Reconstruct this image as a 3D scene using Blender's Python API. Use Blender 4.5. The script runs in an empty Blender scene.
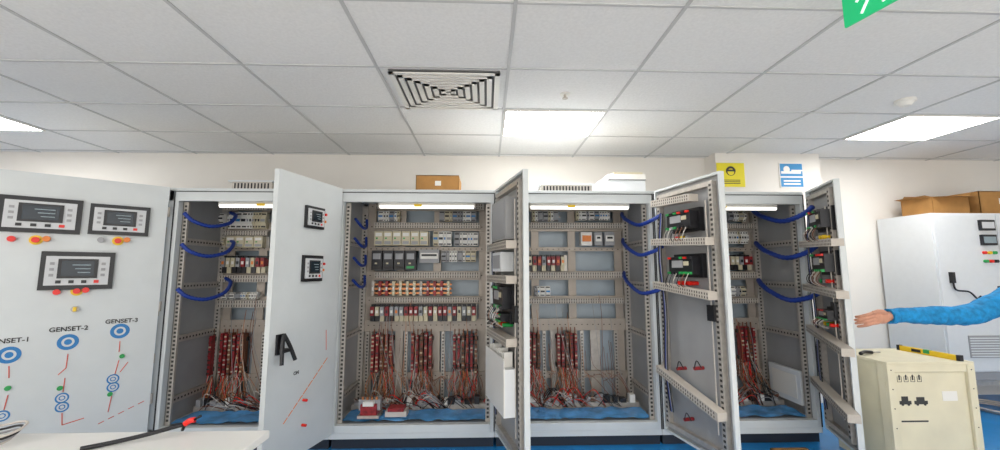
import bpy, math, random
from mathutils import Vector, Matrix
random.seed(7)
TH=math.atan(.1125); PS=math.radians(1.9); CAMZ=1.3; FOC=400.0
R_=Vector((math.cos(PS),-math.sin(PS),0)); FH=Vector((math.sin(PS),math.cos(PS),0)); Zv=Vector((0,0,1))
F_=FH*math.cos(TH)+Zv*math.sin(TH); U_=-FH*math.sin(TH)+Zv*math.cos(TH)
C0=Vector((0,0,CAMZ))
# photogrammetry: a measured photo point is intersected with a REAL plane of the room
def ray(px,py): return F_+R_*((px-500)/FOC)+U_*((225-py)/FOC)
def at(px,py,Y):
    d=ray(px,py); return C0+d*(Y/d.y)
def atz(px,py,Z):
    d=ray(px,py); return C0+d*((Z-CAMZ)/d.z)
def hit(px,py,P,N):
    d=ray(px,py); return C0+d*((P-C0).dot(N)/d.dot(N))

# ---------------- materials
def mat(name,col,rough=.5,metal=0,noise=0,nscale=20,emit=0,bump=0,spec=None):
    m=bpy.data.materials.new(name); m.use_nodes=True; nt=m.node_tree; b=nt.nodes['Principled BSDF']
    b.inputs['Base Color'].default_value=(*col,1); b.inputs['Roughness'].default_value=rough; b.inputs['Metallic'].default_value=metal
    if emit:
        b.inputs['Emission Color'].default_value=(*col,1); b.inputs['Emission Strength'].default_value=emit
    if noise or bump:
        tc=nt.nodes.new('ShaderNodeTexCoord'); n=nt.nodes.new('ShaderNodeTexNoise'); n.inputs['Scale'].default_value=nscale; n.inputs['Detail'].default_value=4
        nt.links.new(tc.outputs['Object'],n.inputs['Vector'])
        if noise:
            r=nt.nodes.new('ShaderNodeValToRGB'); r.color_ramp.elements[0].position=.3; r.color_ramp.elements[1].position=.7
            r.color_ramp.elements[0].color=(*[max(0,c*(1-noise)) for c in col],1); r.color_ramp.elements[1].color=(*[min(1,c*(1+noise*.5)) for c in col],1)
            nt.links.new(n.outputs['Fac'],r.inputs['Fac']); nt.links.new(r.outputs['Color'],b.inputs['Base Color'])
        if bump:
            bp=nt.nodes.new('ShaderNodeBump'); bp.inputs['Strength'].default_value=bump; bp.inputs['Distance'].default_value=.01
            nt.links.new(n.outputs['Fac'],bp.inputs['Height']); nt.links.new(bp.outputs['Normal'],b.inputs['Normal'])
    return m
M=dict(
 wall=mat('wall_paint',(.84,.80,.74),.8,noise=.03,nscale=3),
 tile=mat('ceiling_tile',(.84,.835,.825),.9,noise=.05,nscale=60,bump=.2),
 tbar=mat('ceiling_tbar_shade',(.55,.55,.55),.5),  # white bars, greyed so the colour carries their shadow lines
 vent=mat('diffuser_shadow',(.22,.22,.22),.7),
 floor=mat('blue_epoxy',(.02,.25,.62),.3,noise=.15,nscale=4),
 bounce_floor=mat('pale_bounce_floor',(.74,.71,.67),.4,noise=.08,nscale=6),
 cab=mat('cabinet_paint',(.66,.69,.69),.4,noise=.03,nscale=8),
 cabw=mat('white_cabinet_paint',(.74,.76,.77),.4,noise=.02),
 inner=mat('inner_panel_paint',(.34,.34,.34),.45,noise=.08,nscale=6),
 back=mat('back_sheet',(.46,.54,.60),.35,noise=.1,nscale=5),
 plate=mat('mounting_plate',(.44,.38,.32),.45,metal=.2,noise=.08,nscale=10),
 galv=mat('galvanised_steel',(.53,.49,.44),.4,metal=.4,noise=.15,nscale=30),
 trunk=mat('cable_trunking',(.52,.47,.41),.6),
 slot=mat('slot_dark',(.05,.045,.04),.7),
 black=mat('black_plastic',(.012,.012,.015),.4),
 navy=mat('plinth_black',(.012,.018,.03),.5),
 white=mat('white_plastic',(.82,.80,.75),.4),
 cream=mat('cream_plastic',(.62,.55,.38),.45),
 grey=mat('grey_plastic',(.35,.35,.36),.5),
 red=mat('red_insulator',(.33,.02,.025),.45,noise=.5,nscale=40),
 redb=mat('red_button',(.8,.02,.01),.3),
 yellow=mat('yellow_plastic',(.9,.6,.02),.4),
 orange=mat('orange_plastic',(.8,.22,.03),.4),
 green=mat('green_plastic',(.02,.35,.08),.4),
 blue=mat('mimic_blue',(.02,.2,.5),.4),
 hose=mat('blue_conduit',(.015,.05,.32),.45),
 copper=mat('copper_bar',(.5,.2,.08),.35,metal=.6),
 wire=mat('brown_wire',(.22,.08,.04),.5),
 wirew=mat('white_wire',(.6,.55,.5),.5),
 screen=mat('lcd_screen',(.02,.03,.04),.15),
 lcdg=mat('lcd_glyph',(.25,.32,.35),.3),
 bezel=mat('controller_bezel',(.012,.012,.014),.35),
 face=mat('controller_face',(.62,.63,.64),.4),
 led=mat('led_diffuser',(1,.99,.97),.5,emit=16),
 tubeL=mat('led_tube',(1,.97,.9),.5,emit=1.3),
 card=mat('cardboard',(.42,.21,.06),.8,noise=.12,nscale=12),
 ply=mat('plywood',(.74,.68,.50),.7,noise=.08,nscale=5),
 film=mat('blue_film',(.12,.42,.85),.25,noise=.35,nscale=9,bump=.5),
 table=mat('table_laminate',(.82,.81,.78),.35),
 skin=mat('skin',(.58,.28,.18),.5,noise=.06,nscale=20),
 sleeve=mat('blue_sweater',(.008,.25,.56),.85,noise=.35,nscale=30,bump=.6),
 trouser=mat('dark_trousers',(.02,.025,.04),.85,noise=.2),
 hair=mat('hair',(.02,.013,.01),.7,noise=.4,nscale=80),
 shoe=mat('shoe',(.03,.03,.03),.5),
 exitg=mat('exit_green',(.01,.50,.18),.4,emit=.4),
 exitw=mat('exit_white',(.9,1,.92),.4,emit=.6),
 signb=mat('sign_blue',(.02,.25,.55),.5),
 signy=mat('sign_yellow',(.85,.72,.02),.5),
 ink=mat('ink',(.04,.04,.04),.7),
 redl=mat('mimic_red',(.70,.12,.08),.5),
)
# ---------------- mesh builder
class MB:
    def __init__(s): s.v=[];s.f=[];s.mi=[];s.sm=[];s.mats=[];s.M=Matrix.Identity(4)
    def idx(s,k):
        if k not in s.mats: s.mats.append(k)
        return s.mats.index(k)
    def add(s,vs,fs,k,smooth=False):
        o=len(s.v); s.v+= [s.M@Vector(p) for p in vs]; i=s.idx(k)
        for f in fs: s.f.append([o+a for a in f]); s.mi.append(i); s.sm.append(smooth)
    def box(s,x0,x1,y0,y1,z0,z1,k):
        if x0>x1:x0,x1=x1,x0
        if y0>y1:y0,y1=y1,y0
        if z0>z1:z0,z1=z1,z0
        s.add([(x0,y0,z0),(x1,y0,z0),(x1,y1,z0),(x0,y1,z0),(x0,y0,z1),(x1,y0,z1),(x1,y1,z1),(x0,y1,z1)],
          [(0,3,2,1),(4,5,6,7),(0,1,5,4),(1,2,6,5),(2,3,7,6),(3,0,4,7)],k)
    def cyl(s,p0,p1,r,k,n=14,r2=None,cap=True):
        p0=Vector(p0);p1=Vector(p1);r2=r if r2 is None else r2
        d=(p1-p0).normalized(); a=d.orthogonal().normalized(); b=d.cross(a)
        vs=[];fs=[]
        for i in range(n):
            t=2*math.pi*i/n; o=a*math.cos(t)+b*math.sin(t); vs+= [p0+o*r,p1+o*r2]
        for i in range(n):
            j=(i+1)%n; fs.append((2*i,2*j,2*j+1,2*i+1))
        s.add(vs,fs,k,True)
        if cap: s.add([vs[2*i] for i in range(n)],[tuple(reversed(range(n)))],k); s.add([vs[2*i+1] for i in range(n)],[tuple(range(n))],k)
    def ball(s,c,rx,ry,rz,k,n=16,m=10):
        vs=[(c[0],c[1],c[2]+rz)]; fs=[]
        for j in range(1,m):
            t=math.pi*j/m
            for i in range(n):
                a=2*math.pi*i/n; vs.append((c[0]+rx*math.sin(t)*math.cos(a),c[1]+ry*math.sin(t)*math.sin(a),c[2]+rz*math.cos(t)))
        vs.append((c[0],c[1],c[2]-rz))
        for i in range(n): fs.append((0,1+i,1+(i+1)%n)); fs.append((len(vs)-1,1+(m-2)*n+(i+1)%n,1+(m-2)*n+i))
        for j in range(m-2):
            for i in range(n): fs.append((1+j*n+i,1+(j+1)*n+i,1+(j+1)*n+(i+1)%n,1+j*n+(i+1)%n))
        s.add(vs,fs,k,True)
    def chain(s,pts,rad,k):
        for i,(p,r) in enumerate(zip(pts,rad)):
            s.ball(p,r,r,r,k,12,8)
            if i: s.cyl(pts[i-1],p,rad[i-1],k,12,r)
    def ring(s,c,nrm,r0,r1,th,k,n=24):
        c=Vector(c); d=Vector(nrm).normalized(); a=d.orthogonal().normalized(); b=d.cross(a); vs=[];fs=[]
        for i in range(n):
            t=2*math.pi*i/n; o=a*math.cos(t)+b*math.sin(t); vs+=[c+o*r0,c+o*r0+d*th,c+o*r1+d*th,c+o*r1]
        for i in range(n):
            j=(i+1)%n
            for q in range(4): fs.append((4*i+q,4*j+q,4*j+(q+1)%4,4*i+(q+1)%4))
        s.add(vs,fs,k)
    def tube(s,pts,r,k,n=6,steps=8,rib=0):
        P=[Vector(p) for p in pts]
        if len(P)>2:
            Q=[P[0]*2-P[1]]+P+[P[-1]*2-P[-2]]; out=[]
            for i in range(1,len(Q)-2):
                for j in range(steps):
                    t=j/steps; a,b,c,d=Q[i-1],Q[i],Q[i+1],Q[i+2]
                    out.append(.5*((2*b)+(c-a)*t+(2*a-5*b+4*c-d)*t*t+(3*b-a-3*c+d)*t**3))
            out.append(P[-1]); P=out
        vs=[];fs=[];prev=None
        for i,p in enumerate(P):
            d=(P[min(i+1,len(P)-1)]-P[max(i-1,0)]).normalized()
            if prev is None: a=d.orthogonal().normalized()
            else: a=(prev-d*prev.dot(d)).normalized()
            prev=a; b=d.cross(a); rr=r*(1+(rib if i%2 else 0))
            for q in range(n):
                t=2*math.pi*q/n; vs.append(p+(a*math.cos(t)+b*math.sin(t))*rr)
        for i in range(len(P)-1):
            for q in range(n):
                fs.append((i*n+q,i*n+(q+1)%n,(i+1)*n+(q+1)%n,(i+1)*n+q))
        fs.append(tuple(reversed(range(n)))); fs.append(tuple((len(P)-1)*n+q for q in range(n)))
        s.add(vs,fs,k,True)
    def obj(s,name,parent=None,bevel=0):
        me=bpy.data.meshes.new(name); me.from_pydata([tuple(v) for v in s.v],[],s.f)
        for k in s.mats: me.materials.append(M[k])
        for p,i,sm in zip(me.polygons,s.mi,s.sm): p.material_index=i; p.use_smooth=sm
        me.update(); o=bpy.data.objects.new(name,me); bpy.context.scene.collection.objects.link(o)
        if bevel:
            b=o.modifiers.new('bevel','BEVEL'); b.width=bevel; b.segments=2; b.limit_method='ANGLE'
        if parent: setpar(o,parent)
        return o
def setpar(o,p):
    o.parent=p; o.matrix_parent_inverse=Matrix.Translation(-p.location)
def empty(name,loc):
    e=bpy.data.objects.new(name,None); e.empty_display_size=.1; e.location=loc
    bpy.context.scene.collection.objects.link(e); return e
def text(body,mtx,size,k,parent,name='lettering'):
    c=bpy.data.curves.new(name,'FONT'); c.body=body; c.size=size; c.align_x='CENTER'; c.align_y='CENTER'; c.extrude=.0008; c.offset=.0008
    c.materials.append(M[k]); o=bpy.data.objects.new(name,c); bpy.context.scene.collection.objects.link(o)
    o.matrix_world=mtx
    if parent:
        o.parent=parent; o.matrix_parent_inverse=Matrix.Translation(-parent.location)
    return o

# ---------------- room
CEIL=2.52; WY=4.2; XL,XR=-6.2,6.2; YB=-3.0
b=MB(); b.box(XL,XR,1.95,WY+.1,-.1,0,'floor'); b.box(XL,XR,YB,1.95,-.1,0,'bounce_floor'); b.obj('floor')  # pale zone behind camera is made up, bounces neutral light to ceiling
b=MB(); b.box(XL,XR,YB,WY+.1,CEIL,CEIL+.1,'tile'); b.obj('ceiling')
b=MB(); b.box(XL,XR,WY,WY+.15,0,CEIL,'wall')
b.obj('wall_back')
b=MB(); b.box(XL-.1,XL,YB,WY+.1,0,CEIL,'wall'); b.obj('wall_left')
b=MB(); b.box(XR,XR+.1,YB,WY+.1,0,CEIL,'wall'); b.obj('wall_right')
TX,TY=.795,.605; GX0,GY0=.128,2.31
b=MB()
k=-8
while k<8:
    x=GX0+TX*k
    if XL<x<XR: b.box(x-.009,x+.009,YB,WY,CEIL-.006,CEIL+.001,'tbar')
    k+=1
for j in range(-9,4):
    y=GY0+TY*j
    if y<WY: b.box(XL,XR,y-.007,y+.007,CEIL-.0055,CEIL+.001,'tbar')
b.obj('trim_ceiling_grid')
# column
pl=at(716,170,4.0); pr=at(820,170,4.0)
b=MB(); b.box(pl.x,pr.x,4.0,WY,0,CEIL,'wall'); b.obj('wall_column')
def ledpanel(i,j):
    x0=GX0+TX*i+.02; y0=GY0+TY*j+.02; b=MB()
    b.box(x0,x0+TX-.04,y0,y0+TY-.04,CEIL-.012,CEIL-.002,'led')
    for q in ((x0-.012,x0,y0-.012,y0+TY-.028),(x0+TX-.04,x0+TX-.028,y0-.012,y0+TY-.028),(x0,x0+TX-.04,y0-.012,y0),(x0,x0+TX-.04,y0+TY-.04,y0+TY-.028)):
        b.box(*q,CEIL-.016,CEIL,'white')
    b.obj('led_ceiling_panel')
for i,j in ((0,1),(-6,1),(4,1),(0,-5),(-5,-4),(4,-4),(-3,-6),(3,-7)): ledpanel(i,j)  # first three are in view; the rest are unseen, added for more light
# AC diffuser
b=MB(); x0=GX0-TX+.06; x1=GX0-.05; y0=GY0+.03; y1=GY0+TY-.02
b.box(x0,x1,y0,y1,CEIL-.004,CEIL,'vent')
n=7
for q in range(n):
    fx=(x1-x0)/2*q/n; fy=(y1-y0)/2*q/n; w=.023; z0=CEIL-.026+.001*q; z1=CEIL-.004
    X0,X1,Y0,Y1=x0+fx,x1-fx,y0+fy,y1-fy
    for (a0,a1,c0,c1) in ((X0,X1,Y0,Y0+w),(X0,X1,Y1-w,Y1),(X0,X0+w*1.4,Y0,Y1),(X1-w*1.4,X1,Y0,Y1)):
        b.box(a0,a1,c0,c1,z0,z0+.008,'white')
b.obj('ceiling_air_diffuser')
for nm,px,py in (('sprinkler_head',565,94),('smoke_detector',905,100)):
    p=atz(px,py,CEIL); b=MB()
    if nm=='smoke_detector':
        b.cyl((p.x,p.y,CEIL),(p.x,p.y,CEIL-.02),.06,'white',20); b.cyl((p.x,p.y,CEIL-.02),(p.x,p.y,CEIL-.045),.05,'white',20,.03)
    else:
        b.cyl((p.x,p.y,CEIL),(p.x,p.y,CEIL-.006),.035,'white',20); b.cyl((p.x,p.y,CEIL-.006),(p.x,p.y,CEIL-.03),.01,'galv',10); b.cyl((p.x,p.y,CEIL-.03),(p.x,p.y,CEIL-.034),.02,'galv',12)
    b.obj(nm)

# ---------------- cabinets
Y0=3.1; YBK=3.8; ZT=1.926; ZB=.114
edges=[at(p,300,Y0).x for p in (165,335,495,657,812)]
def devrow(b,kind,x0,x1,z0,z1,y):
    if x0>x1: x0,x1=x1,x0
    if z0>z1: z0,z1=z1,z0
    h=z1-z0
    if kind=='trunk':
        b.box(x0,x1,y-.05,y,z0,z1,'trunk'); x=x0+.01
        while x<x1-.012:
            b.box(x,x+.007,y-.0515,y-.05,z0+h*.08,z0+h*.42,'slot'); b.box(x,x+.007,y-.0515,y-.05,z0+h*.58,z1-h*.08,'slot'); x+=.022
    elif kind=='mcb':
        b.box(x0,x1,y-.012,y,z0+h*.4,z0+h*.6,'galv'); x=x0
        while x<x1-.02:
            w=random.choice((.024,.024,.048))
            c=random.choice(('white','white','grey','white','cream'))
            b.box(x,x+w-.003,y-.045,y,z0,z1,c); b.box(x,x+w-.003,y-.06,y-.045,z0+h*.28,z0+h*.72,c)
            b.box(x+.004,x+w-.008,y-.066,y-.06,z0+h*.42,z0+h*.58,random.choice(('black','black','blue','grey')))
            b.box(x+.004,x+w-.008,y-.047,y-.044,z1-h*.16,z1-h*.06,'slot'); b.box(x+.004,x+w-.008,y-.047,y-.044,z0+h*.06,z0+h*.16,'slot')
            x+=w
    elif kind=='relay':
        x=x0
        b.box(x0,x1,y-.02,y,z0,z1,'galv')
        while x<x1-.03:
            b.box(x,x+.036,y-.07,y,z0,z0+h*.4,'cream' if random.random()<.5 else 'black')
            b.box(x+.002,x+.034,y-.095,y-.01,z0+h*.35,z1-h*.12,random.choice(('red','cream','red','grey')))
            b.box(x+.008,x+.028,y-.097,y-.094,z0+h*.5,z0+h*.68,random.choice(('white','white','black','orange')))
            b.box(x,x+.036,y-.05,y,z1-h*.2,z1,'black'); x+=.042
    elif kind=='plc':
        b.box(x0,x1,y-.02,y,z0,z1,'galv'); x=x0; 
        while x<x1-.06:
            b.box(x,x+.075,y-.08,y,z0,z1,'cream'); b.box(x+.01,x+.065,y-.083,y-.08,z1-h*.35,z1-h*.12,'white')
            b.box(x+.01,x+.065,y-.085,y-.08,z0+h*.08,z0+h*.3,'grey'); b.box(x+.015,x+.03,y-.084,y-.08,z0+h*.45,z0+h*.55,'green'); x+=.08
    elif kind=='dark':
        x=x0
        while x<x1-.06:
            b.box(x,x+.09,y-.1,y,z0,z1,'black'); b.box(x+.012,x+.078,y-.103,y-.1,z0+h*.55,z1-h*.15,'grey')
            b.box(x+.012,x+.078,y-.105,y-.1,z0+h*.08,z0+h*.2,'green' if x>x0+.2 else 'slot'); b.box(x+.03,x+.05,y-.104,y-.1,z0+h*.3,z0+h*.38,'cream'); x+=.098
    elif kind=='bus':
        for q in range(3):
            zz=z0+h*(.1+.3*q); b.box(x0,x1,y-.06,y-.04,zz,zz+h*.14,'copper')
        x=x0
        while x<x1-.03:
            b.box(x,x+.024,y-.075,y,z0,z1,random.choice(('cream','red','cream','trunk'))); b.box(x+.005,x+.019,y-.08,y-.075,z0+h*.35,z0+h*.6,'white'); x+=.06
        b.box(x0,x1,y-.07,y-.06,z0+h*.4,z0+h*.55,'copper')
    elif kind=='fuse':
        n=max(3,int(round((x1-x0)/.038))); w=(x1-x0)/n
        b.box(x0,x1,y-.03,y,z0+h*.1,z0+h*.2,'slot'); b.box(x0,x1,y-.03,y,z0+h*.8,z0+h*.9,'slot')
        for q in range(n):
            a=x0+w*q; zt_=z1-random.random()*.03; zb_=z0+random.random()*.06
            k='wire' if q%3==2 else 'red'
            b.box(a+.008,a+w-.008,y-.07,y,zb_,zt_,k)
            for zz in range(9):
                z_=zb_+(zt_-zb_)*(zz+.3)/9; b.box(a+.009,a+w-.009,y-.0765,y-.07,z_,z_+.012,random.choice(('cream','slot','slot','red','trunk')))
            for s_ in range(3):
                b.tube([(a+w*(.25+.25*s_),y-.05,zb_+.01),(a+w*.5+random.uniform(-.015,.015),y-.06,zb_-.06),(a+w*.5+random.uniform(-.06,.06),y-.08,zb_-.18)],.0035,random.choice(('wire','redb','black','copper','wirew')),5,4)
            b.cyl((a+w/2,y-.03,zt_),(a+w/2,y-.03,z1+.03),.005,'wire',6)
    elif kind=='dac':
        b.box(x0,x1,y-.08,y,z0,z1,'grey'); b.box(x0+.01,x1-.01,y-.09,y-.08,z0+h*.3,z1-h*.25,'white'); b.box(x0+.02,x1-.02,y-.093,y-.09,z0+h*.5,z0+h*.65,'black')
    elif kind=='orange':
        b.box(x0,x1,y-.08,y,z0,z1,'white'); b.box(x0+.01,x1-.01,y-.09,y-.08,z0+h*.3,z1-h*.25,'orange')
YM=3.66
rows={
 'A':[('trunk',176,270,204,211),('mcb',232,270,213,229),('mcb',180,200,214,224),('trunk',205,270,231,236),('plc',232,270,237,248),('mcb',207,228,238,246),('relay',228,270,256,273),('trunk',205,270,275,282),
      ('mcb',225,262,292,299),('trunk',205,270,300,307),('fuse',225,247,332,375),('fuse',168,184,332,375)],
 'B':[('trunk',377,484,204,210),('mcb',380,402,212,222),('mcb',440,476,212,222),('trunk',376,480,223,229),('plc',377,430,232,246),('mcb',434,452,232,246),('mcb',455,476,233,246),('dark',375,419,251,270),('dac',421,440,250,263),('mcb',442,476,251,262),
      ('trunk',376,480,272,278),('bus',374,452,281,295),('trunk',376,480,297,302),('relay',373,477,304,320),
      ('fuse',373,394,332,372),('fuse',412,433,332,372),('fuse',453,478,332,372)],
 'C':[('trunk',530,622,204,210),('mcb',532,560,212,222),('mcb',575,610,212,221),('trunk',528,622,223,229),('orange',579,590,233,246),('dac',592,600,233,246),('dac',602,612,233,246),('relay',527,567,255,271),('trunk',528,622,272,278),
      ('mcb',534,550,286,296),('trunk',528,622,298,303),('fuse',555,577,330,370),('fuse',527,540,330,370)],
 'D':[('trunk',690,755,204,210),('mcb',725,745,212,222),('trunk',690,755,224,229),('mcb',722,746,232,244),('relay',720,747,255,270),('trunk',690,755,272,278),('mcb',722,742,286,296),('trunk',690,755,298,303),('fuse',735,753,325,362)],
}
def carcass(name,x0,x1,key):
    e=empty(name,((x0+x1)/2,(Y0+YBK)/2,0))
    b=MB(); p=.035
    b.box(x0,x1,Y0,YBK,ZT-.02,ZT,'cab')                                  # roof
    b.box(x0+.002,x1-.002,Y0-.001,Y0+.03,ZT-.10,ZT-.02,'cab')                       # header
    b.box(x0+p,x1-p,Y0,Y0+.05,ZB,ZB+.055,'cab')                          # sill
    b.box(x0+.001,x1-.001,Y0+.002,Y0+.028,ZB-.04,ZB,'cab')
    for xa,xb in ((x0+.001,x0+p),(x1-p,x1-.001)): b.box(xa,xb,Y0,Y0+.05,ZB,ZT-.02,'cab')
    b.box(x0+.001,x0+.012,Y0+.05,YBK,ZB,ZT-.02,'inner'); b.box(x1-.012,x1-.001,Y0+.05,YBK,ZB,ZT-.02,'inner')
    b.box(x0+.012,x1-.012,YBK-.02,YBK,ZB,ZT-.02,'back')
    b.box(x0+.012,x1-.012,Y0+.05,YBK-.02,ZB+.02,ZB+.05,'inner')
    b.obj('carcass',e,.003)
    b=MB(); b.box(x0+.01,x1-.01,Y0+.03,YBK-.03,0,ZB,'navy'); b.obj('plinth',e)
    b=MB(); g=.006
    for xs in (x0+.003,x1-.003-g): b.box(xs,xs+g,Y0-.006,Y0,ZB+.005,ZT-.024,'black')
    b.box(x0+.009,x1-.009,Y0-.006,Y0-.001,ZT-.03,ZT-.024,'black'); b.obj('door_gasket',e)
    # perforated rails
    b=MB()
    for xs in (x0+p,x1-p-.035):
        b.box(xs,xs+.035,Y0+.055,Y0+.075,ZB+.05,ZT-.1,'galv')
        z=ZB+.08
        while z<ZT-.13: b.box(xs+.009,xs+.026,Y0+.053,Y0+.056,z,z+.016,'slot'); z+=.03
    for xs,sg in ((x0+.013,1),(x1-.013,-1)):   # side braces
        for z in (.3,.75,1.15,1.5):
            b.box(xs,xs+sg*.02,Y0+.1,YBK-.05,z,z+.05,'galv')
            y=Y0+.13
            while y<YBK-.08: b.box(xs+sg*.02,xs+sg*.0215,y,y+.015,z+.018,z+.032,'slot'); y+=.035
        for yy in (YM-.02,):
            b.box(xs+sg*.0,xs+sg*.05,yy,yy+.05,ZB+.05,ZT-.05,'galv')
            z=ZB+.08
            while z<ZT-.13: b.box(xs+sg*.018,xs+sg*.032,yy-.0015,yy,z,z+.014,'slot'); z+=.03
    b.obj('perforated_rails',e)
    # mounting frame
    b=MB(); xa,xb=x0+.06,x1-.06
    def zz(py): return at(450,py,YM).z
    for a,c in ((203,211),(223,231),(247,251),(271,280),(296,304),(319,331),(372,379)):
        b.box(xa,xb,YM,YM+.015,zz(c),zz(a),'plate')
        x=xa+.03
        while x<xb-.02: b.box(x,x+.012,YM-.001,YM,zz((a+c)/2)-.004,zz((a+c)/2)+.004,'slot'); x+=.05
    W=xb-xa
    for fr in (0,.25,.55,.93): b.box(xa+W*fr,xa+W*fr+.07,YM+.015,YM+.03,zz(400),zz(203),'plate')
    for fr in (.1,.4,.72): b.box(xa+W*fr,xa+W*fr+.09,YM+.03,YM+.04,zz(400),zz(331),'galv')
    for fr in (.02,.33,.63,.9):
        xq=xa+W*fr; b.box(xq,xq+.03,YM-.02,YM+.0,zz(400),zz(331),'galv'); z=zz(400)+.02
        while z<zz(331)-.02: b.box(xq+.008,xq+.022,YM-.0215,YM-.02,z,z+.014,'slot'); z+=.028
    b.obj('mounting_frame',e,.002)
    b=MB()
    for (kd,pa,pb,ya,yb) in rows[key]:
        A=at(pa,ya,YM); B=at(pb,yb,YM)
        devrow(b,kd,max(min(A.x,B.x),x0+.05),min(max(A.x,B.x),x1-.05),B.z,A.z,YM)
    # bottom terminal strip
    x=x0+.08; b.box(x0+.05,x1-.05,3.42,3.5,ZB+.05,ZB+.10,'galv')
    while x<x1-.1:
        w=random.uniform(.02,.06); b.box(x,x+w,3.4,3.46,ZB+.10,ZB+random.uniform(.12,.17),random.choice(('grey','white','black','black','grey','grey'))); x+=w+random.uniform(.004,.05)
    b.obj('switchgear_devices',e,.0015)
    # wires
    b=MB()
    fus=[r for r in rows[key] if r[0]=='fuse']
    for r in fus:
        A=at(r[1],r[4],YM).x; B=at(r[2],r[4],YM).x; z=at(450,r[4],YM).z
        for q in range(24):
            x=max(x0+.06,random.uniform(A,B)); xe=min(x1-.06,max(x0+.06,x+random.uniform(-.3,.35)))
            b.tube([(x,YM-.05,z+.02),(x+random.uniform(-.05,.05),YM-.09,z-.12),((x+xe)/2,3.5,z-.2-random.random()*.12),(xe,3.45,ZB+.14)],.0028,random.choice(('wire','wire','redb','black','wirew','copper')),5,6)
    for q in range(32):
        x=random.uniform(x0+.2,x1-.2); xe=min(x1-.08,x+random.uniform(-.05,.3)); zt=random.uniform(.5,1.1)
        b.tube([(x,YM-.06,zt),(x+.01,YM-.1,zt-.2),((x+xe)/2,YM-.12,.4),(xe,3.5,.25)],.0022,random.choice(('wire','wirew','grey','copper','wire')),4,6)
    for q in range(34):
        x=random.uniform(x0+.1,x1-.3); b.tube([(x,3.36+random.random()*.14,.2),(x+.08,3.33,.24+random.random()*.12),(x+.2,3.42,.18)],.0035,random.choice(('wire','black','wire','wirew','grey','redb')),4,5)
    b.obj('wiring_harness',e)
    # film sheet (crumpled) on cabinet floor
    me_b=MB(); nx,ny=24,6; vs=[];fs=[]
    fx0,fx1=x0+.06,x1-.06
    for j in range(ny+1):
        for i in range(nx+1):
            vs.append((fx0+(fx1-fx0)*i/nx,Y0+.06+.24*j/ny,ZB+.058+random.random()*.018))
    for j in range(ny):
        for i in range(nx):
            a=j*(nx+1)+i; fs.append((a,a+1,a+nx+2,a+nx+1))
    me_b.add(vs,fs,'film',True); me_b.obj('protective_film',e)
    # strip lamp
    b=MB(); xa=x0+.26; xb=x1-.14
    b.box(xa,xb,Y0+.07,Y0+.13,ZT-.05,ZT-.02,'white'); b.box(xa+.02,xb-.02,Y0+.08,Y0+.12,ZT-.125,ZT-.05,'white'); b.cyl((xa+.03,Y0+.085,ZT-.125),(xb-.03,Y0+.085,ZT-.125),.014,'tubeL',12)
    b.box((xa+xb)/2-.1,(xa+xb)/2-.04,Y0+.062,Y0+.07,ZT-.125,ZT-.105,'yellow')
    b.obj('strip_lamp',e)
    return e
cabs={}
for i,kk in enumerate('ABCD'): cabs[kk]=carcass('electrical_cabinet',edges[i],edges[i+1],kk)
# far-left cabinet (behind its half-open door)
xz=edges[0]; ez=empty('electrical_cabinet',(xz-.65,(Y0+YBK)/2,0))
b=MB(); b.box(xz-1.3,xz-.002,Y0,YBK,ZT-.02,ZT,'cab'); b.box(xz-1.3,xz-.002,Y0,Y0+.03,ZT-.1,ZT-.02,'cab')
for xa in (xz-1.3,xz-.037): b.box(xa,xa+.035,Y0,Y0+.05,ZB,ZT-.02,'cab')
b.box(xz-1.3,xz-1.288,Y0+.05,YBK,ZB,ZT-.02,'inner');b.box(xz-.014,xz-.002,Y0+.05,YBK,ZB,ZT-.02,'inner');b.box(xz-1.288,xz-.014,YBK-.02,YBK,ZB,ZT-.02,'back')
b.box(xz-1.3,xz-.002,Y0,YBK,ZB,ZB+.05,'cab'); b.box(xz-1.29,xz-.012,Y0+.03,YBK-.03,0,ZB,'navy')
for z in (.5,.9,1.3,1.6): b.box(xz-1.25,xz-.05,YM,YM+.015,z,z+.08,'plate')
b.obj('carcass',ez,.003)

# ---------------- doors
def doorM(h,free):
    d=Vector((free.x-h.x,free.y-h.y,0)); W=d.length; d.normalize(); n=Vector((-d.y,d.x,0))  # outer normal
    m=Matrix(((d.x,n.x,0,h.x),(d.y,n.y,0,h.y),(0,0,1,0),(0,0,0,1))); return m,W
TDK=.035
def controller(b,u,z,w,h,y,out=1):
    def bx(a0,a1,c0,c1,e0,e1,k): b.box(a0,a1,y+out*e0,y+out*e1,c0,c1,k)
    bx(u-w/2,u+w/2,z-h/2,z+h/2,0,.018,'bezel')
    bx(u-w*.43,u+w*.43,z-h*.38,z+h*.38,.016,.026,'face')
    bx(u-w*.27,u+w*.27,z-h*.2,z+h*.31,.026,.031,'bezel'); bx(u-w*.22,u+w*.22,z-h*.14,z+h*.26,.031,.032,'screen')
    for q in range(3): bx(u-w*.17,u+w*(.0+.04*q),z+h*(-.06+.1*q),z+h*(-.035+.1*q),.032,.0325,'lcdg')
    for q in range(4):
        bx(u-w*.3+w*.17*q,u-w*.3+w*.17*q+w*.07,z-h*.33,z-h*.25,.026,.030,'bezel' if q else 'redb')
    for q in range(3):
        for sx in (-.375,.315): bx(u+w*sx,u+w*(sx+.06),z-h*.15+h*.15*q,z-h*.15+h*.15*q+h*.07,.026,.029,'grey')
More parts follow.
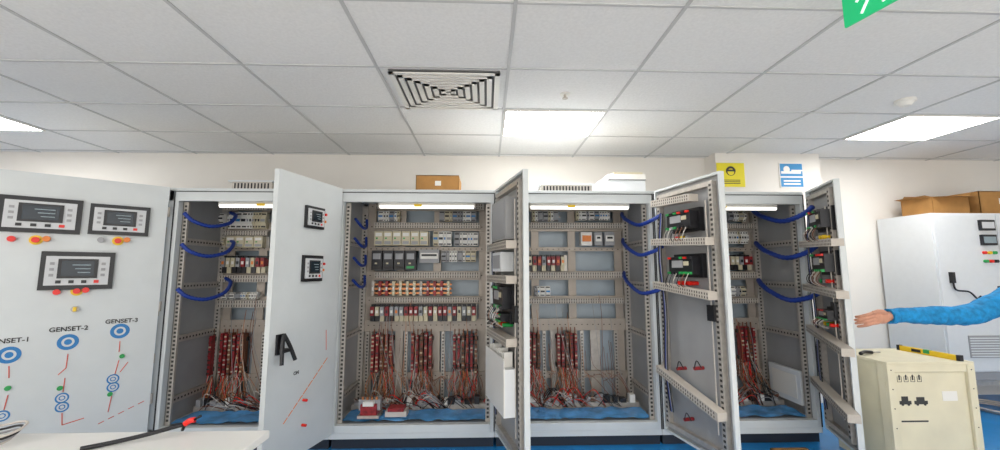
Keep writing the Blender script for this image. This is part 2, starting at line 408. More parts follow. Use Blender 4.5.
def door_shell(b,W,z0,z1):
    b.box(0.004,W,TDK-.004,TDK,z0,z1,'cab')
    b.box(0.004,.02,0,TDK-.004,z0,z1,'cab'); b.box(W-.016,W,0,TDK-.004,z0,z1,'cab'); b.box(.02,W-.016,0,TDK-.004,z0,z0+.016,'cab'); b.box(.02,W-.016,0,TDK-.004,z1-.016,z1,'cab')
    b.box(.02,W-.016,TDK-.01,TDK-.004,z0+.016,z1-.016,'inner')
def door(par,h,free,kind):
    m,W=doorM(h,free); b=MB(); b.M=m; z0,z1=ZB+.01,ZT-.004
    door_shell(b,W,z0,z1)
    for z in (.35,1.0,1.7): b.cyl((.0,TDK*.5,z),(.0,TDK*.5,z+.07),.012,'galv',10)
    if kind!='outer':
        for u in (.05,W-.09):
            b.box(u,u+.035,-.012,TDK-.008,z0+.05,z1-.05,'galv'); z=z0+.08
            while z<z1-.08: b.box(u+.008,u+.027,-.0135,-.011,z,z+.016,'slot'); z+=.032
        for z in (z0+.05,z1-.08): b.box(.085,W-.09,-.01,TDK-.008,z,z+.03,'galv')
    return b,m,W
# Z door : mimic panel
hz=Vector((at(162,300,Y0).x,Y0-.02,0)); fz=atz(0,169,ZT); dz=(Vector((fz.x,fz.y,0))-hz); fz=hz+dz*1.15
b,m,W=door(ez,hz,fz,'outer'); mi=m.inverted(); N=(m.to_3x3()@Vector((0,1,0))); PZ=m@Vector((0,TDK,0))
def L(px,py):
    p=mi@hit(px,py,PZ,N); return p.x,p.z
def box_px(c0,c1):
    u0,z0=L(*c0); u1,z1=L(*c1); return (u0+u1)/2,(z0+z1)/2,abs(u0-u1),abs(z0-z1)
for c in (((0,195),(80,234)),((91,204),(148,236)),((42,252),(112,288))):
    u,z,w,h=box_px(*c); controller(b,u,z,w,h*1.04,TDK)
def btn(px,py,k,r=.016,base=None,t=.03):
    u,z=L(px,py)
    if base: b.cyl((u,TDK,z),(u,TDK+.006,z),r*1.7,base,16)
    b.cyl((u,TDK,z),(u,TDK+t,z),r,k,14)
for q in ((12,239,'redb'),(36,240,'redb','yellow'),(47,239,'orange'),(101,240,'grey'),(118,241,'redb','yellow'),(127,240,'orange'),(57,292,'redb'),(77,291,'redb','yellow'),(86,290,'redb')):
    btn(q[0],q[1],q[2],.018,q[3] if len(q)>3 else None)
u,z=L(75,309); b.cyl((u,TDK,z),(u,TDK+.012,z),.02,'galv',16); b.box(u-.008,u+.008,TDK+.012,TDK+.03,z-.014,z+.014,'yellow')
for px,py in ((68,342),(120,331),(9,355)):
    u,z=L(px,py); b.ring((u,TDK,z),(0,1,0),.030,.050,.002,'blue'); b.cyl((u,TDK,z),(u,TDK+.002,z),.018,'blue',16)
for px,py in ((62,398),(62,407),(113,379),(113,387),(2,416)):
    u,z=L(px,py); b.ring((u,TDK,z),(0,1,0),.024,.032,.002,'blue'); b.ring((u,TDK,z),(0,1,0),.010,.015,.002,'blue')
for px,py in ((60,388),(122,356),(8,388),(110,394)):
    u,z=L(px,py); b.cyl((u,TDK,z),(u,TDK+.015,z),.014,'green',14)
def line(p,q,k='redl',w=.004):
    a=L(*p); c=L(*q); b.tube([(a[0],TDK+.001,a[1]),(c[0],TDK+.001,c[1])],w,k,4)
for p,q in (((68,354),(66,368)),((66,368),(58,375)),((65,378),(63,392)),((120,341),(119,352)),((119,360),(115,374)),((9,366),(9,378)),((8,395),(4,410)),((62,413),(62,425)),((112,394),(108,412)),((62,425),(84,418)),((120,372),(128,362))): line(p,q,w=.0035)
for t in range(5): line((98+t*10,424-t*5),(104+t*10,421-t*5),w=.003)
od=b.obj('mimic_door',ez,.001)
def txt(s,px,py,size,par,mm,k='ink',LL=None):
    u,z=(LL or L)(px,py); o=mm@Vector((u,TDK+.002,z))
    xa=-(mm.to_3x3()@Vector((1,0,0))); ya=Vector((0,0,1)); za=xa.cross(ya)
    mt=Matrix(((xa.x,ya.x,za.x,o.x),(xa.y,ya.y,za.y,o.y),(xa.z,ya.z,za.z,o.z),(0,0,0,1))); text(s,mt,size,k,par)
txt('GENSET-2',69,329,.040,ez,m,'ink'); txt('GENSET-3',122,321,.038,ez,m,'ink'); txt('GENSET-1',8,341,.040,ez,m,'ink')

# door A (outer face visible)
h=Vector((edges[1],Y0-.02,0)); f=atz(275,168,ZT)
b,m,W=door(cabs['A'],h,f,'inner'); mi=m.inverted(); N=(m.to_3x3()@Vector((0,1,0))); PZ=m@Vector((0,TDK,0))
for c in (((305,205),(322,230)),((302,255),(320,281))):
    u,z,w,hh=box_px(*c); controller(b,u,z,min(w,.26),hh,TDK)
for q in ((323,215,'redb'),(322,222,'orange'),(321,264,'redb'),(320,270,'orange'),(302,425,'redb'),(303,400,'redb')): btn(q[0],q[1],q[2],.009)
# swing handle: lever on an escutcheon, hanging open
u,z=L(279,346); b.box(u-.03,u+.03,TDK,TDK+.015,z-.05,z+.07,'black')
b.tube([(u,TDK+.03,z+.07),(u+.03,TDK+.05,z+.0),(u+.05,TDK+.07,z-.10)],.013,'black',6)
b.tube([(u,TDK+.03,z+.07),(u-.03,TDK+.05,z),(u-.06,TDK+.07,z-.09)],.013,'black',6)
b.box(u-.03,u+.03,TDK+.03,TDK+.06,z-.035,z-.015,'black')
for t in range(9): line((283+t*5,424-t*7.5),(287.2+t*5,417.7-t*7.5),'orange',w=.003)
line((326,330),(326,350),w=.0025)
b.obj('door',cabs['A'],.001)
txt('ON',296,373,.03,cabs['A'],m)

def inner_door(par,h,f,shelves,ctrls,boxes=()):
    b,m,W=door(par,h,f,'inner')
    for z,dz,u0,u1 in shelves:   # trunking as projecting channel
        y=-.015; D=.07
        def pt(u,yy,zo): 
            t=(u-u0)/(u1-u0); return (u,yy,z+dz*t+zo)
        vs=[pt(u0,y,-.025),pt(u1,y,-.025),pt(u1,y-D,-.025),pt(u0,y-D,-.025),pt(u0,y,.025),pt(u1,y,.025),pt(u1,y-D,.025),pt(u0,y-D,.025)]
        b.add(vs,[(0,1,2,3),(4,7,6,5),(0,4,5,1),(1,5,6,2),(2,6,7,3),(3,7,4,0)],'trunk')
        u=u0+.02
        while u<u1-.01:
            for zo in (-.018,.004): b.add([pt(u,y-D-.001,zo),pt(u+.008,y-D-.001,zo),pt(u+.008,y-D-.001,zo+.014),pt(u,y-D-.001,zo+.014)],[(0,1,2,3)],'slot')
            u+=.022
        b.box(u0-.02,u0,-.015,.0,z-.04,z+.04,'galv')
    for u0,u1,z0,z1,dp,k in boxes:
        b.box(u0,u1,-dp,.02,z0,z1,k); b.box(u0+.02,u1-.02,-dp-.004,-dp,z0+.02,z1-.02,'grey')
    for u,z,w,hh in ctrls:
        b.box(u-w/2,u+w/2,-.01,.03,z-hh/2-.01,z+hh/2+.01,'black'); b.box(u-w*.42,u+w*.42,-.07,-.01,z-hh*.42,z+hh*.42,'black')
        b.box(u-w*.3,u+w*.1,-.073,-.07,z-hh*.1,z+hh*.25,'grey'); b.box(u+w*.12,u+w*.3,-.073,-.07,z,z+hh*.2,'cream')
        for q in range(6):
            b.box(u-w*.4+w*.14*q,u-w*.4+w*.14*q+w*.1,-.09,-.07,z-hh*.42,z-hh*.3,random.choice(('green','black','green','grey')))
            b.box(u-w*.4+w*.14*q,u-w*.4+w*.14*q+w*.1,-.085,-.07,z+hh*.32,z+hh*.42,random.choice(('green','redb','black','black')))
            uu=u-w*.35+w*.14*q
            b.tube([(uu,-.085,z-hh*.35),(uu+.01,-.12,z-hh*.7),(uu-.02,-.1,z-hh*.95),(uu-.01,-.06,z-hh*1.1)],.003,random.choice(('wire','black','wirew','black')),4,5)
        for q in range(3): b.cyl((u-.05+.05*q,0.02,z-hh*.85),(u-.05+.05*q,-.05,z-hh*.85),.014,random.choice(('redb','green','yellow','grey')),10)
    for q in range(5):
        o=q*.008; b.tube([(.11+o,-.03,1.72),(.10+o,-.05,1.4),(.12+o,-.04,1.0),(.11+o,-.045,.6),(.13+o,-.03,.3)],.005,('black','black','hose','grey','black')[q],5,6)
    b.cyl((W-.11,-.02,.3),(W-.11,-.02,1.75),.005,'galv',8); b.box(W-.14,W-.08,-.03,0,.98,1.08,'black')
    return b,m,W
# door B
h=Vector((edges[2],Y0-.02,0)); f=atz(523,168,ZT)
b,m,W=inner_door(cabs['B'],h,f,[(1.46,0,.08,.6),(1.24,0,.08,.6),(.86,0,.08,.6)],[(.34,1.12,.30,.17),(.34,.99,.2,.06)],[(.14,.5,1.5,1.78,.06,'inner'),(.2,.42,1.29,1.42,.07,'cabw')])
b.box(.1,.58,-.09,-.02,.42,.7,'cabw'); b.box(.1,.58,-.095,-.088,.42,.76,'white')
for q in range(8): b.box(.14+.05*q,.17+.05*q,-.075,-.02,.70,.78+.01*(q%3),'white')
b.obj('door',cabs['B'],.001)
# door C
h=Vector((edges[3],Y0-.02,0)); f=atz(719,170,ZT)
b,m,W=inner_door(cabs['C'],h,f,[(1.51,-.03,.06,.62),(1.19,-.05,.06,.62),(.58,-.15,.06,.64),(1.80,-.02,.08,.5)],[(.36,1.64,.28,.14),(.36,1.33,.28,.14)])
for z,u in ((.62,.25),(.66,.42),(.3,.3)):
    b.cyl((u,0.02,z),(u,-.05,z),.012,'red',10); b.tube([(u,-.05,z),(u+.05,-.07,z+.06),(u+.08,-.06,z+.02)],.004,'black',5)
b.obj('door',cabs['C'],.001)
# door D
h=Vector((edges[4],Y0-.02,0)); f=atz(833,178,ZT)
fD=Vector((f.x,f.y,0))
b,m,W=inner_door(cabs['D'],h,f,[(1.5,-.02,.05,W-.06),(1.17,-.03,.05,W-.06),(.86,-.08,.05,W-.06),(.48,-.1,.05,W-.06)],[(W*.5,1.66,.25,.15),(W*.5,1.35,.25,.15),(W*.5,.99,.18,.08)])
b.obj('door',cabs['D'],.001); mD=m; WD=W

# hoses
def hose(name_par,pts,r=.013): 
    b=MB(); b.tube(pts,r,'hose',10,10,rib=.25); b.obj('blue_conduit_hose',name_par)
for z in (1.74,1.5,1.16):
    x=edges[0]; hose(cabs['A'],[(x+.05,3.14,z),(x+.10,3.18,z-.06),(x+.17,3.28,z-.09),(x+.22,3.42,z-.05),(x+.19,3.55,z+.03),(x+.10,3.62,z+.07)])
for z in (1.74,1.5,1.2):
    x=edges[3]; hose(cabs['C'],[(x+.01,2.97,z-.02),(x-.05,3.02,z-.06),(x-.10,3.16,z-.08),(x-.12,3.35,z-.02),(x-.11,3.5,z+.04),(x-.07,3.62,z+.08)])
for z in (1.76,1.46,1.12):
    x=edges[4]; hose(cabs['D'],[(x-.07,2.93,z+.02),(x-.08,3.03,z-.03),(x-.11,3.2,z-.06),(x-.12,3.4,z),(x-.1,3.52,z+.05),(x-.06,3.62,z+.09)],.017)
for z in (1.72,1.56,1.4,1.22):
    x=edges[1]; hose(cabs['B'],[(x+.06,3.3,z),(x+.09,3.4,z-.06),(x+.08,3.55,z-.05),(x+.06,3.62,z+.03)],.010)
# transformer in cabinet B
b=MB(); p=at(358,422,3.2); x=p.x; z=ZB+.078
b.box(x,x+.16,3.17,3.3,z,z+.02,'galv'); b.box(x+.02,x+.14,3.18,3.29,z+.02,z+.10,'red'); b.box(x+.0,x+.16,3.2,3.27,z+.05,z+.13,'grey'); b.box(x+.04,x+.12,3.165,3.3,z+.09,z+.12,'white')
for q in range(4): b.cyl((x+.03+.035*q,3.2,z+.13),(x+.03+.035*q,3.2,z+.15),.01,'copper',8)
b.box(x+.2,x+.36,3.2,3.3,z,z+.04,'wirew'); b.box(x+.22,x+.34,3.19,3.29,z+.04,z+.065,'red')
b.obj('control_transformer',cabs['B'])
b=MB(); x=edges[4]-.04; b.box(x-.03,x,3.2,3.55,.24,.5,'cabw'); b.box(x-.034,x-.03,3.24,3.51,.28,.46,'white'); b.obj('document_pocket',cabs['D'])

# ---------------- things on top
def on_top(pa,pb,pyt,Y,dep):
    A=at(pa,pyt,Y); B=at(pb,pyt,Y); return A.x,B.x,Y,Y+dep,ZT+.001,A.z
def cardbox(name,x0,x1,y0,y1,z0,z1,k='card',flaps=False):
    b=MB(); t=.006
    b.box(x0,x1,y0,y1,z0,z0+t,k); b.box(x0,x1,y0,y0+t,z0,z1,k); b.box(x0,x1,y1-t,y1,z0,z1,k); b.box(x0,x0+t,y0,y1,z0,z1,k); b.box(x1-t,x1,y0,y1,z0,z1,k)
    cx=(x0+x1)/2
    if flaps:
        H=(y1-y0)*.4
        b.add([(x0,y0,z1),(x1,y0,z1),(x1-.02,y0-H*.8,z1-H*.1),(x0+.02,y0-H*.8,z1-H*.1)],[(0,1,2,3),(3,2,1,0)],k)
        b.add([(x0,y1,z1),(x1,y1,z1),(x1-.02,y1-H*.2,z1+H*.4),(x0+.02,y1-H*.2,z1+H*.4)],[(0,1,2,3)],k)
        b.add([(x0,y0,z1),(x0,y1,z1),(x0-H*.6,y1,z1+H*.1),(x0-H*.6,y0,z1+H*.1)],[(0,1,2,3)],k)
        b.add([(x1,y0,z1),(x1,y1,z1),(x1+H*.3,y1,z1+H*.4),(x1+H*.3,y0,z1+H*.4)],[(0,1,2,3)],k)
    else:
        b.box(x0,x1,y0,(y0+y1)/2-.002,z1-t,z1,k); b.box(x0,x1,(y0+y1)/2+.002,y1,z1-t,z1,k)
        b.box(x0+.0,x1,(y0+y1)/2-.03,(y0+y1)/2+.03,z1,z1+.001,'cream'); b.box(cx-.02,cx+.03,y0-.001,y0,z0+(z1-z0)*.45,z1-(z1-z0)*.3,'white')
    return b.obj(name,None,.002)
q=on_top(416,459,175,3.3,.3); cardbox('cardboard_box',*q)
q=on_top(603,645,172,3.3,.3)
b=MB(); b.box(q[0]-.03,q[1],3.3,3.6,ZT+.001,q[5]-.07,'cabw'); b.box(q[0]+.04,q[1],3.29,3.6,q[5]-.066,q[5]-.018,'white'); b.box(q[0]+.035,q[1]+.002,3.288,3.6,q[5]-.07,q[5]-.062,'grey'); b.box(q[0]+.09,q[1]-.02,3.3,3.6,q[5]-.018,q[5],'cream')
b.obj('stacked_white_boxes',None,.004)
for pa,pb,pt in ((232,272,182),(541,592,185)):
    q=on_top(pa,pb,pt,3.2,.3); b=MB(); b.box(q[0],q[1],3.2,3.5,ZT+.001,q[5],'galv'); x=q[0]+.02
    b.box(q[0]-.02,q[1]+.02,3.18,3.52,q[5],q[5]+.012,'cabw')
    while x<q[1]-.02: b.box(x,x+.012,3.197,3.2,ZT+.01,q[5]-.008,'black'); x+=.026
    b.obj('ventilation_grille_tray',None,.002)

# ---------------- signs on column
def sign(px0,px1,py0,py1,kind):
    A=at(px0,py0,4.0);B=at(px1,py1,4.0); x0,x1,z0,z1=A.x,B.x,B.z,A.z; w=x1-x0;h=z1-z0; cx=(x0+x1)/2
    b=MB()
    if kind=='y':
        b.box(x0,x1,3.992,4,z0,z1,'signy'); b.cyl((cx,3.992,z0+h*.66),(cx,3.99,z0+h*.66),h*.2,'ink',20); b.cyl((cx,3.99,z0+h*.62),(cx,3.989,z0+h*.62),h*.14,'signy',20)
        b.box(cx-.05,cx+.05,3.988,3.99,z0+h*.64,z0+h*.72,'ink'); b.box(x0+w*.12,x1-w*.12,3.99,3.992,z0+h*.08,z0+h*.34,'signy')
        for q in range(3): b.box(x0+w*.18,x1-w*.18,3.989,3.99,z0+h*(.12+.07*q),z0+h*(.15+.07*q),'ink')
        b.obj('eye_protection_sign')
    else:
        b.box(x0,x1,3.992,4,z0,z1,'white'); b.box(x0+.01,x1-.01,3.99,3.992,z0+.01,z0+h*.4,'signb'); b.box(x0+.01,x1-.01,3.99,3.992,z0+h*.46,z1-.01,'signb')
        b.cyl((cx-.05,3.99,z0+h*.74),(cx-.05,3.989,z0+h*.74),h*.13,'white',16); b.box(cx-.11,cx+.10,3.988,3.99,z0+h*.56,z0+h*.66,'white'); b.box(cx+.0,cx+.12,3.988,3.99,z0+h*.66,z0+h*.72,'white')
        for q in range(2): b.box(x0+w*.15,x1-w*.15,3.989,3.99,z0+h*(.12+.12*q),z0+h*(.18+.12*q),'white')
        b.obj('safety_instruction_sign')
sign(716,745,163,187,'y'); sign(778,804,163,188,'w')

# ---------------- exit sign
p1=Vector((1.55,1.58)); p2=Vector((1.62,1.23)); d=(p2-p1); Wd=d.length; d.normalize()
b=MB(); b.M=Matrix(((d.x,-d.y,0,p1.x),(d.y,d.x,0,p1.y),(0,0,1,-0.0),(0,0,0,1))) @ Matrix.Translation((0,0,.045))
b.box(0,Wd,0,.012,2.30,2.45,'exitg'); b.box(-.01,Wd+.01,-.02,.03,2.45,2.475,'white')
for s_ in (-.002,.012):
    y0,y1=(s_,s_+.002)
    b.cyl((.10,y0,2.43),(.10,y1,2.43),.014,'exitw',12); b.add([(.08,y0,2.41),(.12,y0,2.41),(.13,y0,2.36),(.10,y0,2.36)],[(0,1,2,3)],'exitw')
    for a,c in (((.10,2.37),(.07,2.32)),((.12,2.37),(.15,2.35)),((.15,2.35),(.15,2.32)),((.08,2.41),(.055,2.38)),((.12,2.41),(.16,2.39))): b.tube([(a[0],(y0+y1)/2,a[1]),(c[0],(y0+y1)/2,c[1])],.006,'exitw',4)
    b.box(.2,.28,y0,y1,2.33,2.44,'exitw')
b.obj('emergency_exit_sign')

# ---------------- white control cabinet right
p=at(940,300,3.65); x0=p.x; x1=x0+1.3; yf=3.65; zt=at(940,213,3.65).z; zb=.30
e=empty('control_cabinet',((x0+x1)/2,3.9,0))
b=MB(); b.box(x0,x1,yf,4.17,zb,zt,'cabw')
b.box(x0+.01,x0+.62,yf-.02,yf,zb+.08,zt-.02,'cabw'); b.box(x0+.63,x1-.01,yf-.02,yf,zb+.08,zt-.02,'cabw')
b.box(x0,x1,yf-.005,yf,zb,zb+.07,'grey'); 
b.obj('housing',e,.006)
b=MB()
for xx in (x0+.06,x1-.06):
    for yy in (yf+.06,4.1): b.cyl((xx,yy,0),(xx,yy,zb),.025,'galv',12); b.cyl((xx,yy,0),(xx,yy,.02),.05,'black',12)
b.box(x0+.05,x1-.05,yf+.04,yf+.07,.24,zb,'galv'); b.box(x0+.05,x1-.05,4.08,4.11,.24,zb,'galv')
b.obj('stand',e)
b=MB(); s_=x0+.44
b.box(s_,s_+.14,yf-.045,yf-.02,zt-.17,zt-.07,'black'); b.box(s_+.01,s_+.13,yf-.047,yf-.045,zt-.15,zt-.09,'face')
b.box(s_,s_+.14,yf-.045,yf-.02,zt-.31,zt-.21,'black'); b.box(s_+.01,s_+.13,yf-.047,yf-.045,zt-.29,zt-.23,'lcdg')
for q,k in enumerate(('redb','yellow','green')): b.cyl((s_+.02+.05*q,yf-.02,zt-.38),(s_+.02+.05*q,yf-.04,zt-.38),.015,k,12); b.cyl((s_+.02+.05*q,yf-.02,zt-.46),(s_+.02+.05*q,yf-.045,zt-.46),.015,('green','redb','black')[q],12)
b.tube([(x0+.10,yf-.04,1.22),(x0+.12,yf-.04,1.12),(x0+.22,yf-.06,1.10),(x0+.30,yf-.05,1.04),(x0+.34,yf-.05,1.06)],.008,'black',6)
b.box(x0+.09,x0+.12,yf-.05,yf-.02,1.18,1.28,'black')
b.box(x0+.55,x0+.58,yf-.05,yf-.02,.95,1.15,'black')
b.box(x0+.2,x0+.5,yf-.026,yf-.02,.5,.7,'grey')
for q in range(8): b.box(x0+.21,x0+.49,yf-.03,yf-.026,.51+.023*q,.52+.023*q,'cabw')
b.obj('front_instruments',e)
cardbox('cardboard_box',x0+.17,x0+.55,3.76,4.06,zt+.001,zt+.18,'card',True)
cardbox('cardboard_box',x0+.66,x0+1.1,3.76,4.1,zt+.001,zt+.24)

# ---------------- crate
e=empty('wooden_crate',(2.85,2.9,0)); cx0=2.60; cx1=at(974,362,2.6).x; cy0,cy1=2.6,3.05; cz=at(930,362,2.6).z
b=MB(); b.box(cx0+.02,cx1-.02,cy0+.02,cy1-.02,.07,cz-.02,'ply')
b.box(cx0,cx1,cy0,cy1,cz-.02,cz,'ply')
for xa in (cx0,cx1-.05): b.box(xa,xa+.05,cy0,cy0+.02,.07,cz-.02,'ply'); b.box(xa,xa+.05,cy1-.02,cy1,.07,cz-.02,'ply')
for za in (.07,cz-.065): b.box(cx0+.05,cx1-.05,cy0+.005,cy0+.02,za,za+.045,'ply')
for xa in (cx0,cx1-.02):
    b.box(xa,xa+.02,cy0+.02,cy0+.07,.07,cz-.02,'ply'); b.box(xa,xa+.02,cy1-.07,cy1-.02,.07,cz-.02,'ply')
for xa in (cx0+.02,(cx0+cx1)/2-.04,cx1-.1): b.box(xa,xa+.08,cy0,cy1,0,.07,'ply')
b.obj('crate_body',e,.003)
b=MB(); y=cy0+.019
for q in range(4):
    X=cx0+.08+.045*q; Z=cz-.13
    b.box(X,X+.030,y,y+.002,Z,Z+.003,'ink'); b.box(X,X+.003,y,y+.002,Z,Z+.035,'ink'); b.box(X+.027,X+.030,y,y+.002,Z,Z+.035,'ink'); b.box(X+.010,X+.020,y,y+.002,Z+.012,Z+.035,'ink')
    b.add([(X+.005,y+.0,Z+.035),(X+.025,y+.0,Z+.035),(X+.015,y+.0,Z+.048)],[(0,1,2)],'ink')
for (a0,a1,c0,c1) in ((cx0+.08,cx0+.16,cz-.27,cz-.22),(cx0+.18,cx0+.27,cz-.27,cz-.225)):
    b.box(a0,a1,y,y+.002,c0,c0+.022,'ink'); b.box(a0+.015,a1-.02,y,y+.002,c0+.022,c1,'ink')
    b.cyl((a0+.02,y+.001,c0),(a0+.02,y-.001,c0),.009,'ink',10); b.cyl((a1-.02,y+.001,c0),(a1-.02,y-.001,c0),.009,'ink',10)
b.box(cx0+.08,cx0+.26,y,y+.002,cz-.38,cz-.37,'ink')
b.box(cx1-.22,cx1-.12,y-.001,y+.002,cz-.25,cz-.19,'white')
for X,Z in ((cx0+.025,cz-.05),(cx1-.025,cz-.05)):
    for q in range(4): b.cyl((X,cy0+.0005,Z-.12*q),(X,cy0-.0015,Z-.12*q),.004,'slot',8)
b.obj('stencil_marks',e)
P=atz(893,346,cz+.02); Q=atz(955,357,cz+.02); d=(Q-P); d.z=0; Lh=d.length; d.normalize()
P0=Vector((max(P.x,cx0+.03),min(P.y,cy1-.05),cz))
b=MB(); b.M=Matrix(((d.x,-d.y,0,P0.x),(d.y,d.x,0,P0.y),(0,0,1,P0.z),(0,0,0,1)))
Lh=min(Lh,.46); b.box(.02,Lh-.02,-.012,.012,0,.035,'yellow'); b.box(0,.02,-.014,.014,0,.038,'black'); b.box(Lh-.02,Lh,-.014,.014,0,.038,'black')
b.box(Lh*.45,Lh*.55,-.0125,.0125,.01,.036,'green'); b.box(.1,.16,-.0128,.0128,.008,.028,'black')
b.obj('spirit_level')
P=Vector((cx0+.0,2.9,cz)); b=MB(); b.tube([(P.x+.02,2.8,cz+.015),(P.x+.08,2.83,cz+.02),(P.x+.15,2.85,cz+.012)],.012,'black',8); b.tube([(P.x+.15,2.85,cz+.012),(P.x+.22,2.86,cz+.012)],.006,'galv',8); b.obj('screwdriver')

# ---------------- table + leads
zt=.66; A=atz(270,430,zt)
xr,yb=A.x,A.y; e=empty('work_table',(xr-.9,yb-.4,0))
b=MB(); b.box(xr-2.2,xr,yb-.75,yb,zt-.03,zt,'table'); b.obj('table_top',e,.004)
b=MB(); 
for xx in (xr-2.15,xr-.09):
    for yy in (yb-.7,yb-.09): b.box(xx,xx+.05,yy,yy+.05,0,zt-.03,'grey')
b.box(xr-2.1,xr-.05,yb-.07,yb-.05,zt-.1,zt-.03,'grey'); b.obj('table_frame',e,.003)
def T(px,py,dz=.01): p=atz(px,py,zt+dz); return (p.x,min(p.y,yb-.02),zt+dz)
b=MB(); b.tube([T(80,449),T(110,443),T(145,435,.02),T(185,424,.035)],.008,'black',8)
p=Vector(T(185,424,.035)); q=Vector(T(202,416,.05)); r_=Vector(T(214,409,.065)); b.tube([p,(p+q)/2+Vector((0,0,.004)),q],.011,'redb',8); b.tube([q,r_],.005,'black',6); b.tube([T(187,428),p],.006,'black',6)
b.obj('test_probe_lead')
b=MB(); c=Vector(T(2,438))
for k_ in range(4):
    r=.05+.010*k_; b.tube([(c.x+r*math.cos(t)*1.2,c.y-.03+r*math.sin(t)*.8,zt+.016+.012*k_+.01*math.sin(t*2)) for t in [i*math.pi/5 for i in range(11)]],.0045,('wirew','grey','black','wirew')[k_],6,4)
b.obj('coiled_cable')
A=at(765,446,2.95); B=at(800,446,2.95); cardbox('cardboard_box',A.x,B.x,2.72,2.9,0,.06)
b=MB(); c=atz(1000,410,.01)
for k_ in range(3):
    b.tube([(c.x+(.16+.02*k_)*math.cos(t),c.y+(.2+.02*k_)*math.sin(t),.012+.012*k_) for t in [i*math.pi/6 for i in range(13)]],.008,'wirew',6,4)
b.obj('power_cord')

# ---------------- person
def skinobj(name,verts,edges_,radii,k,parent,root=0,sub=2,sz=None):
    me=bpy.data.meshes.new(name); me.from_pydata(verts,edges_,[]); me.materials.append(M[k])
    o=bpy.data.objects.new(name,me); bpy.context.scene.collection.objects.link(o)
    s=o.modifiers.new('skin','SKIN'); s.use_smooth_shade=True
    if not me.skin_vertices: me.skin_vertices.new()
    for i,r in enumerate(radii):
        me.skin_vertices[0].data[i].radius=(r,r) if not isinstance(r,tuple) else r
    me.skin_vertices[0].data[root].use_root=True
    m_=o.modifiers.new('sub','SUBSURF'); m_.levels=sub; m_.render_levels=sub
    setpar(o,parent); return o
def remesh(o,vs,it=3):
    r=o.modifiers.new('remesh','REMESH'); r.mode='VOXEL'; r.voxel_size=vs; r.use_smooth_shade=True
    s=o.modifiers.new('smooth','SMOOTH'); s.iterations=it; s.factor=.5
per=empty('person',(3.9,2.45,0))
hx=fD.x+.055; hy=fD.y; hzv=.992
wr=Vector((hx+.235,hy-.01,hzv+.008)); el=Vector((3.22,2.60,1.0)); sh=Vector((3.74,2.62,1.2))
V=[(3.98,2.42,.80),(3.95,2.42,.95),(3.90,2.42,1.10),(3.86,2.42,1.23),(3.84,2.42,1.30),
   tuple(sh),tuple((sh+el)/2),tuple(el),tuple((el+wr)/2),tuple(wr+Vector((.0,0,0))),
   (3.86,2.23,1.22),(3.90,2.17,1.08),(3.92,2.15,.96),(3.84,2.15,.86),(3.74,2.16,.76)]
E=[(0,1),(1,2),(2,3),(3,4),(3,5),(5,6),(6,7),(7,8),(8,9),(3,10),(10,11),(11,12),(12,13),(13,14)]
Rr=[(.15,.13),(.14,.125),(.15,.14),(.13,.12),.065,.085,.080,.074,.064,.046,.075,.062,.055,.048,.038]
so=skinobj('sweater',V,E,Rr,'sleeve',per,sub=3)
tx=bpy.data.textures.new('fold_noise','CLOUDS'); tx.noise_scale=.07
dm=so.modifiers.new('folds','DISPLACE'); dm.texture=tx; dm.strength=.022; dm.mid_level=.5; dm.texture_coords='GLOBAL'
V=[(3.98,2.42,.82),(3.98,2.51,.74),(3.95,2.52,.42),(3.99,2.52,.07),(3.98,2.33,.74),(3.97,2.32,.42),(4.02,2.32,.07)]
skinobj('trousers',V,[(0,1),(1,2),(2,3),(0,4),(4,5),(5,6)],[.14,.10,.07,.055,.10,.07,.055],'trouser',per)
for yy,xx in ((2.52,3.99),(2.32,4.02)):
    skinobj('shoe',[(xx+.03,yy,.045),(xx-.06,yy,.045),(xx-.18,yy,.035)],[(0,1),(1,2)],[.045,.045,.034],'shoe',per)
# head (faces -X)
hc=Vector((3.80,2.42,1.46))
import bmesh
bm=bmesh.new(); bmesh.ops.create_icosphere(bm,subdivisions=4,radius=1)
for v in bm.verts:
    x,y,z=v.co
    sx=.095*(1 if z>-.2 else 1-.15*abs(z+.2)); sy=.075*(1 if z>0 else 1+.30*z)
    px_=x*sx; 
    n_=math.exp(-((y/.16)**2+((z+.12)/.22)**2)) if x<0 else 0
    px_-=.022*n_
    for s_ in (-1,1):
        if x<0: px_+=.010*math.exp(-(((y-s_*.42)/.2)**2+((z-.05)/.13)**2))
    if x<0: px_-=.006*math.exp(-((y/.35)**2+((z+.52)/.08)**2)); px_+=.005*math.exp(-((y/.3)**2+((z+.60)/.03)**2)); px_-=.008*math.exp(-((y/.3)**2+((z+.85)/.15)**2))
    v.co=Vector((px_,y*sy,z*.118))
me=bpy.data.meshes.new('head'); bm.to_mesh(me); bm.free()
for p in me.polygons: p.use_smooth=True
me.materials.append(M['skin']); ho=bpy.data.objects.new('head',me); bpy.context.scene.collection.objects.link(ho); ho.location=hc; setpar(ho,per)
skinobj('neck',[(3.85,2.42,1.26),(3.82,2.42,1.40)],[(0,1)],[.05,.048],'skin',per,sub=1)
b=MB()
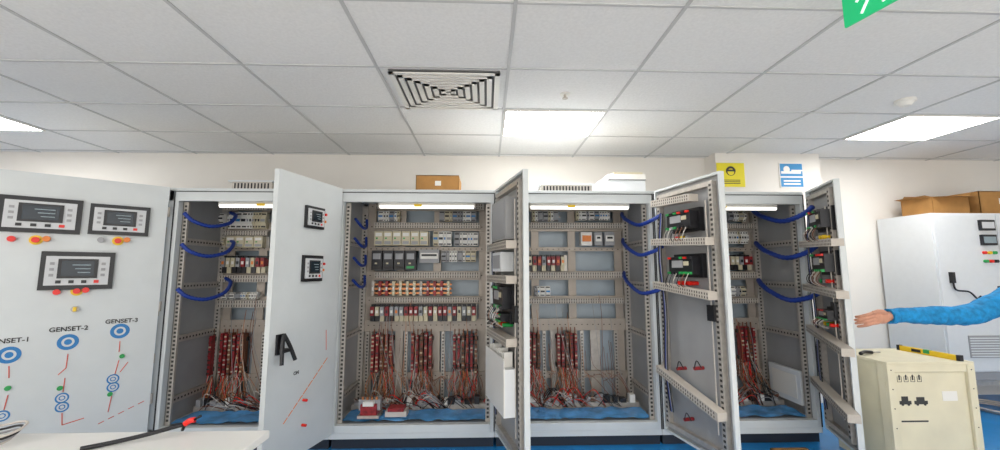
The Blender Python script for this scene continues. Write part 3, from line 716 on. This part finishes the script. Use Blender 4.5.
for s_ in (-1,1):
    b.cyl((hc.x-.082,hc.y+s_*.032,hc.z+.004),(hc.x-.088,hc.y+s_*.032,hc.z+.004),.011,'white',12); b.cyl((hc.x-.088,hc.y+s_*.032,hc.z+.004),(hc.x-.0895,hc.y+s_*.032,hc.z+.004),.005,'black',10)
    b.tube([(hc.x+.01,hc.y+s_*.074,hc.z+.02),(hc.x+.025,hc.y+s_*.088,hc.z+.01),(hc.x+.015,hc.y+s_*.084,hc.z-.02),(hc.x+.005,hc.y+s_*.072,hc.z-.03)],.008,'skin',8)
    b.tube([(hc.x-.088,hc.y+s_*.018,hc.z+.026),(hc.x-.088,hc.y+s_*.034,hc.z+.031),(hc.x-.075,hc.y+s_*.05,hc.z+.024)],.004,'hair',6)
b.tube([(hc.x-.083,hc.y-.022,hc.z-.062),(hc.x-.093,hc.y,hc.z-.061),(hc.x-.083,hc.y+.022,hc.z-.062)],.004,'skin',6)
b.obj('face_features',per)
bm=bmesh.new(); bmesh.ops.create_icosphere(bm,subdivisions=4,radius=1)
dl=[v for v in bm.verts if v.co.z<.25 and not (v.co.x>.15 and v.co.z>-.45)]
bmesh.ops.delete(bm,geom=dl,context='VERTS')
for v in bm.verts: v.co=Vector((v.co.x*.104+.004,v.co.y*.083,v.co.z*.128+.002))
me=bpy.data.meshes.new('hair'); bm.to_mesh(me); bm.free(); me.materials.append(M['hair'])
for p in me.polygons: p.use_smooth=True
o=bpy.data.objects.new('hair',me); bpy.context.scene.collection.objects.link(o); o.location=hc; setpar(o,per); o.modifiers.new('so','SOLIDIFY').thickness=.008
# left hand (relaxed), one continuous surface
lw=Vector((3.74,2.16,.76)); b=MB()
b.chain([tuple(lw+Vector((.03,0,.03))),tuple(lw)],[.026,.025],'skin'); b.ball(tuple(lw+Vector((-.025,0,-.055))),.02,.038,.055,'skin')
for i in range(4):
    o_=lw+Vector((-.035,-.031+.0205*i,-.085)); ll=(.9,1.05,1,.8)[i]
    b.chain([tuple(o_),tuple(o_+Vector((-.015,0,-.035*ll))),tuple(o_+Vector((-.010,0,-.062*ll))),tuple(o_+Vector((.004,0,-.08*ll)))],[.0095,.009,.0085,.0075],'skin')
b.chain([tuple(lw+Vector((-.02,.028,-.03))),tuple(lw+Vector((-.04,.045,-.06))),tuple(lw+Vector((-.05,.042,-.085)))],[.014,.011,.009],'skin')
remesh(b.obj('hand',per),.003)
# reaching hand: back of the hand toward camera, fingers curled on the door's free edge, one continuous surface
def W3(dx,dy,dz): return (hx+dx,hy+dy,hzv+dz)
b=MB()
b.chain([W3(.26,-.01,.008),W3(.22,-.02,.008),W3(.19,-.028,.005)],[.030,.029,.029],'skin')
b.ball(W3(.145,-.038,.002),.062,.026,.042,'skin'); b.ball(W3(.112,-.044,.000),.035,.022,.041,'skin')
for (dz,l) in ((.031,.92),(.0105,1.04),(-.0105,1.0),(-.031,.8)):
    b.chain([W3(.108,-.048,dz),W3(.060,-.060,dz*1.03-.003),W3(.060-.036*l,-.056,dz*1.02-.013),W3(.060-.060*l,-.036,dz*1.0-.023),W3(.060-.066*l,-.014,dz*1.0-.028)],[.0112,.0104,.0098,.0090,.008],'skin')
b.chain([W3(.170,-.040,.024),W3(.135,-.060,.040),W3(.098,-.070,.044),W3(.068,-.066,.036)],[.019,.0155,.0128,.0105],'skin')
remesh(b.obj('hand',per),.0026,2)
b=MB(); b.ring((wr.x-.022,wr.y-.006,wr.z-.002),(1,0,0),.033,.049,.04,'sleeve'); b.obj('cuff',per,.004)

# ---------------- world + camera
w=bpy.data.worlds.new('World'); bpy.context.scene.world=w; w.use_nodes=True
w.node_tree.nodes['Background'].inputs[0].default_value=(1,.985,.96,1); w.node_tree.nodes['Background'].inputs[1].default_value=2.1
c=bpy.data.cameras.new('camera'); c.lens=14.4; c.sensor_width=36; c.sensor_fit='HORIZONTAL'; c.clip_start=.05
co=bpy.data.objects.new('camera',c); co.location=C0; co.rotation_euler=(math.pi/2+TH,0,-PS); bpy.context.scene.collection.objects.link(co)
bpy.context.scene.camera=co
bpy.context.scene.view_settings.view_transform='Standard'
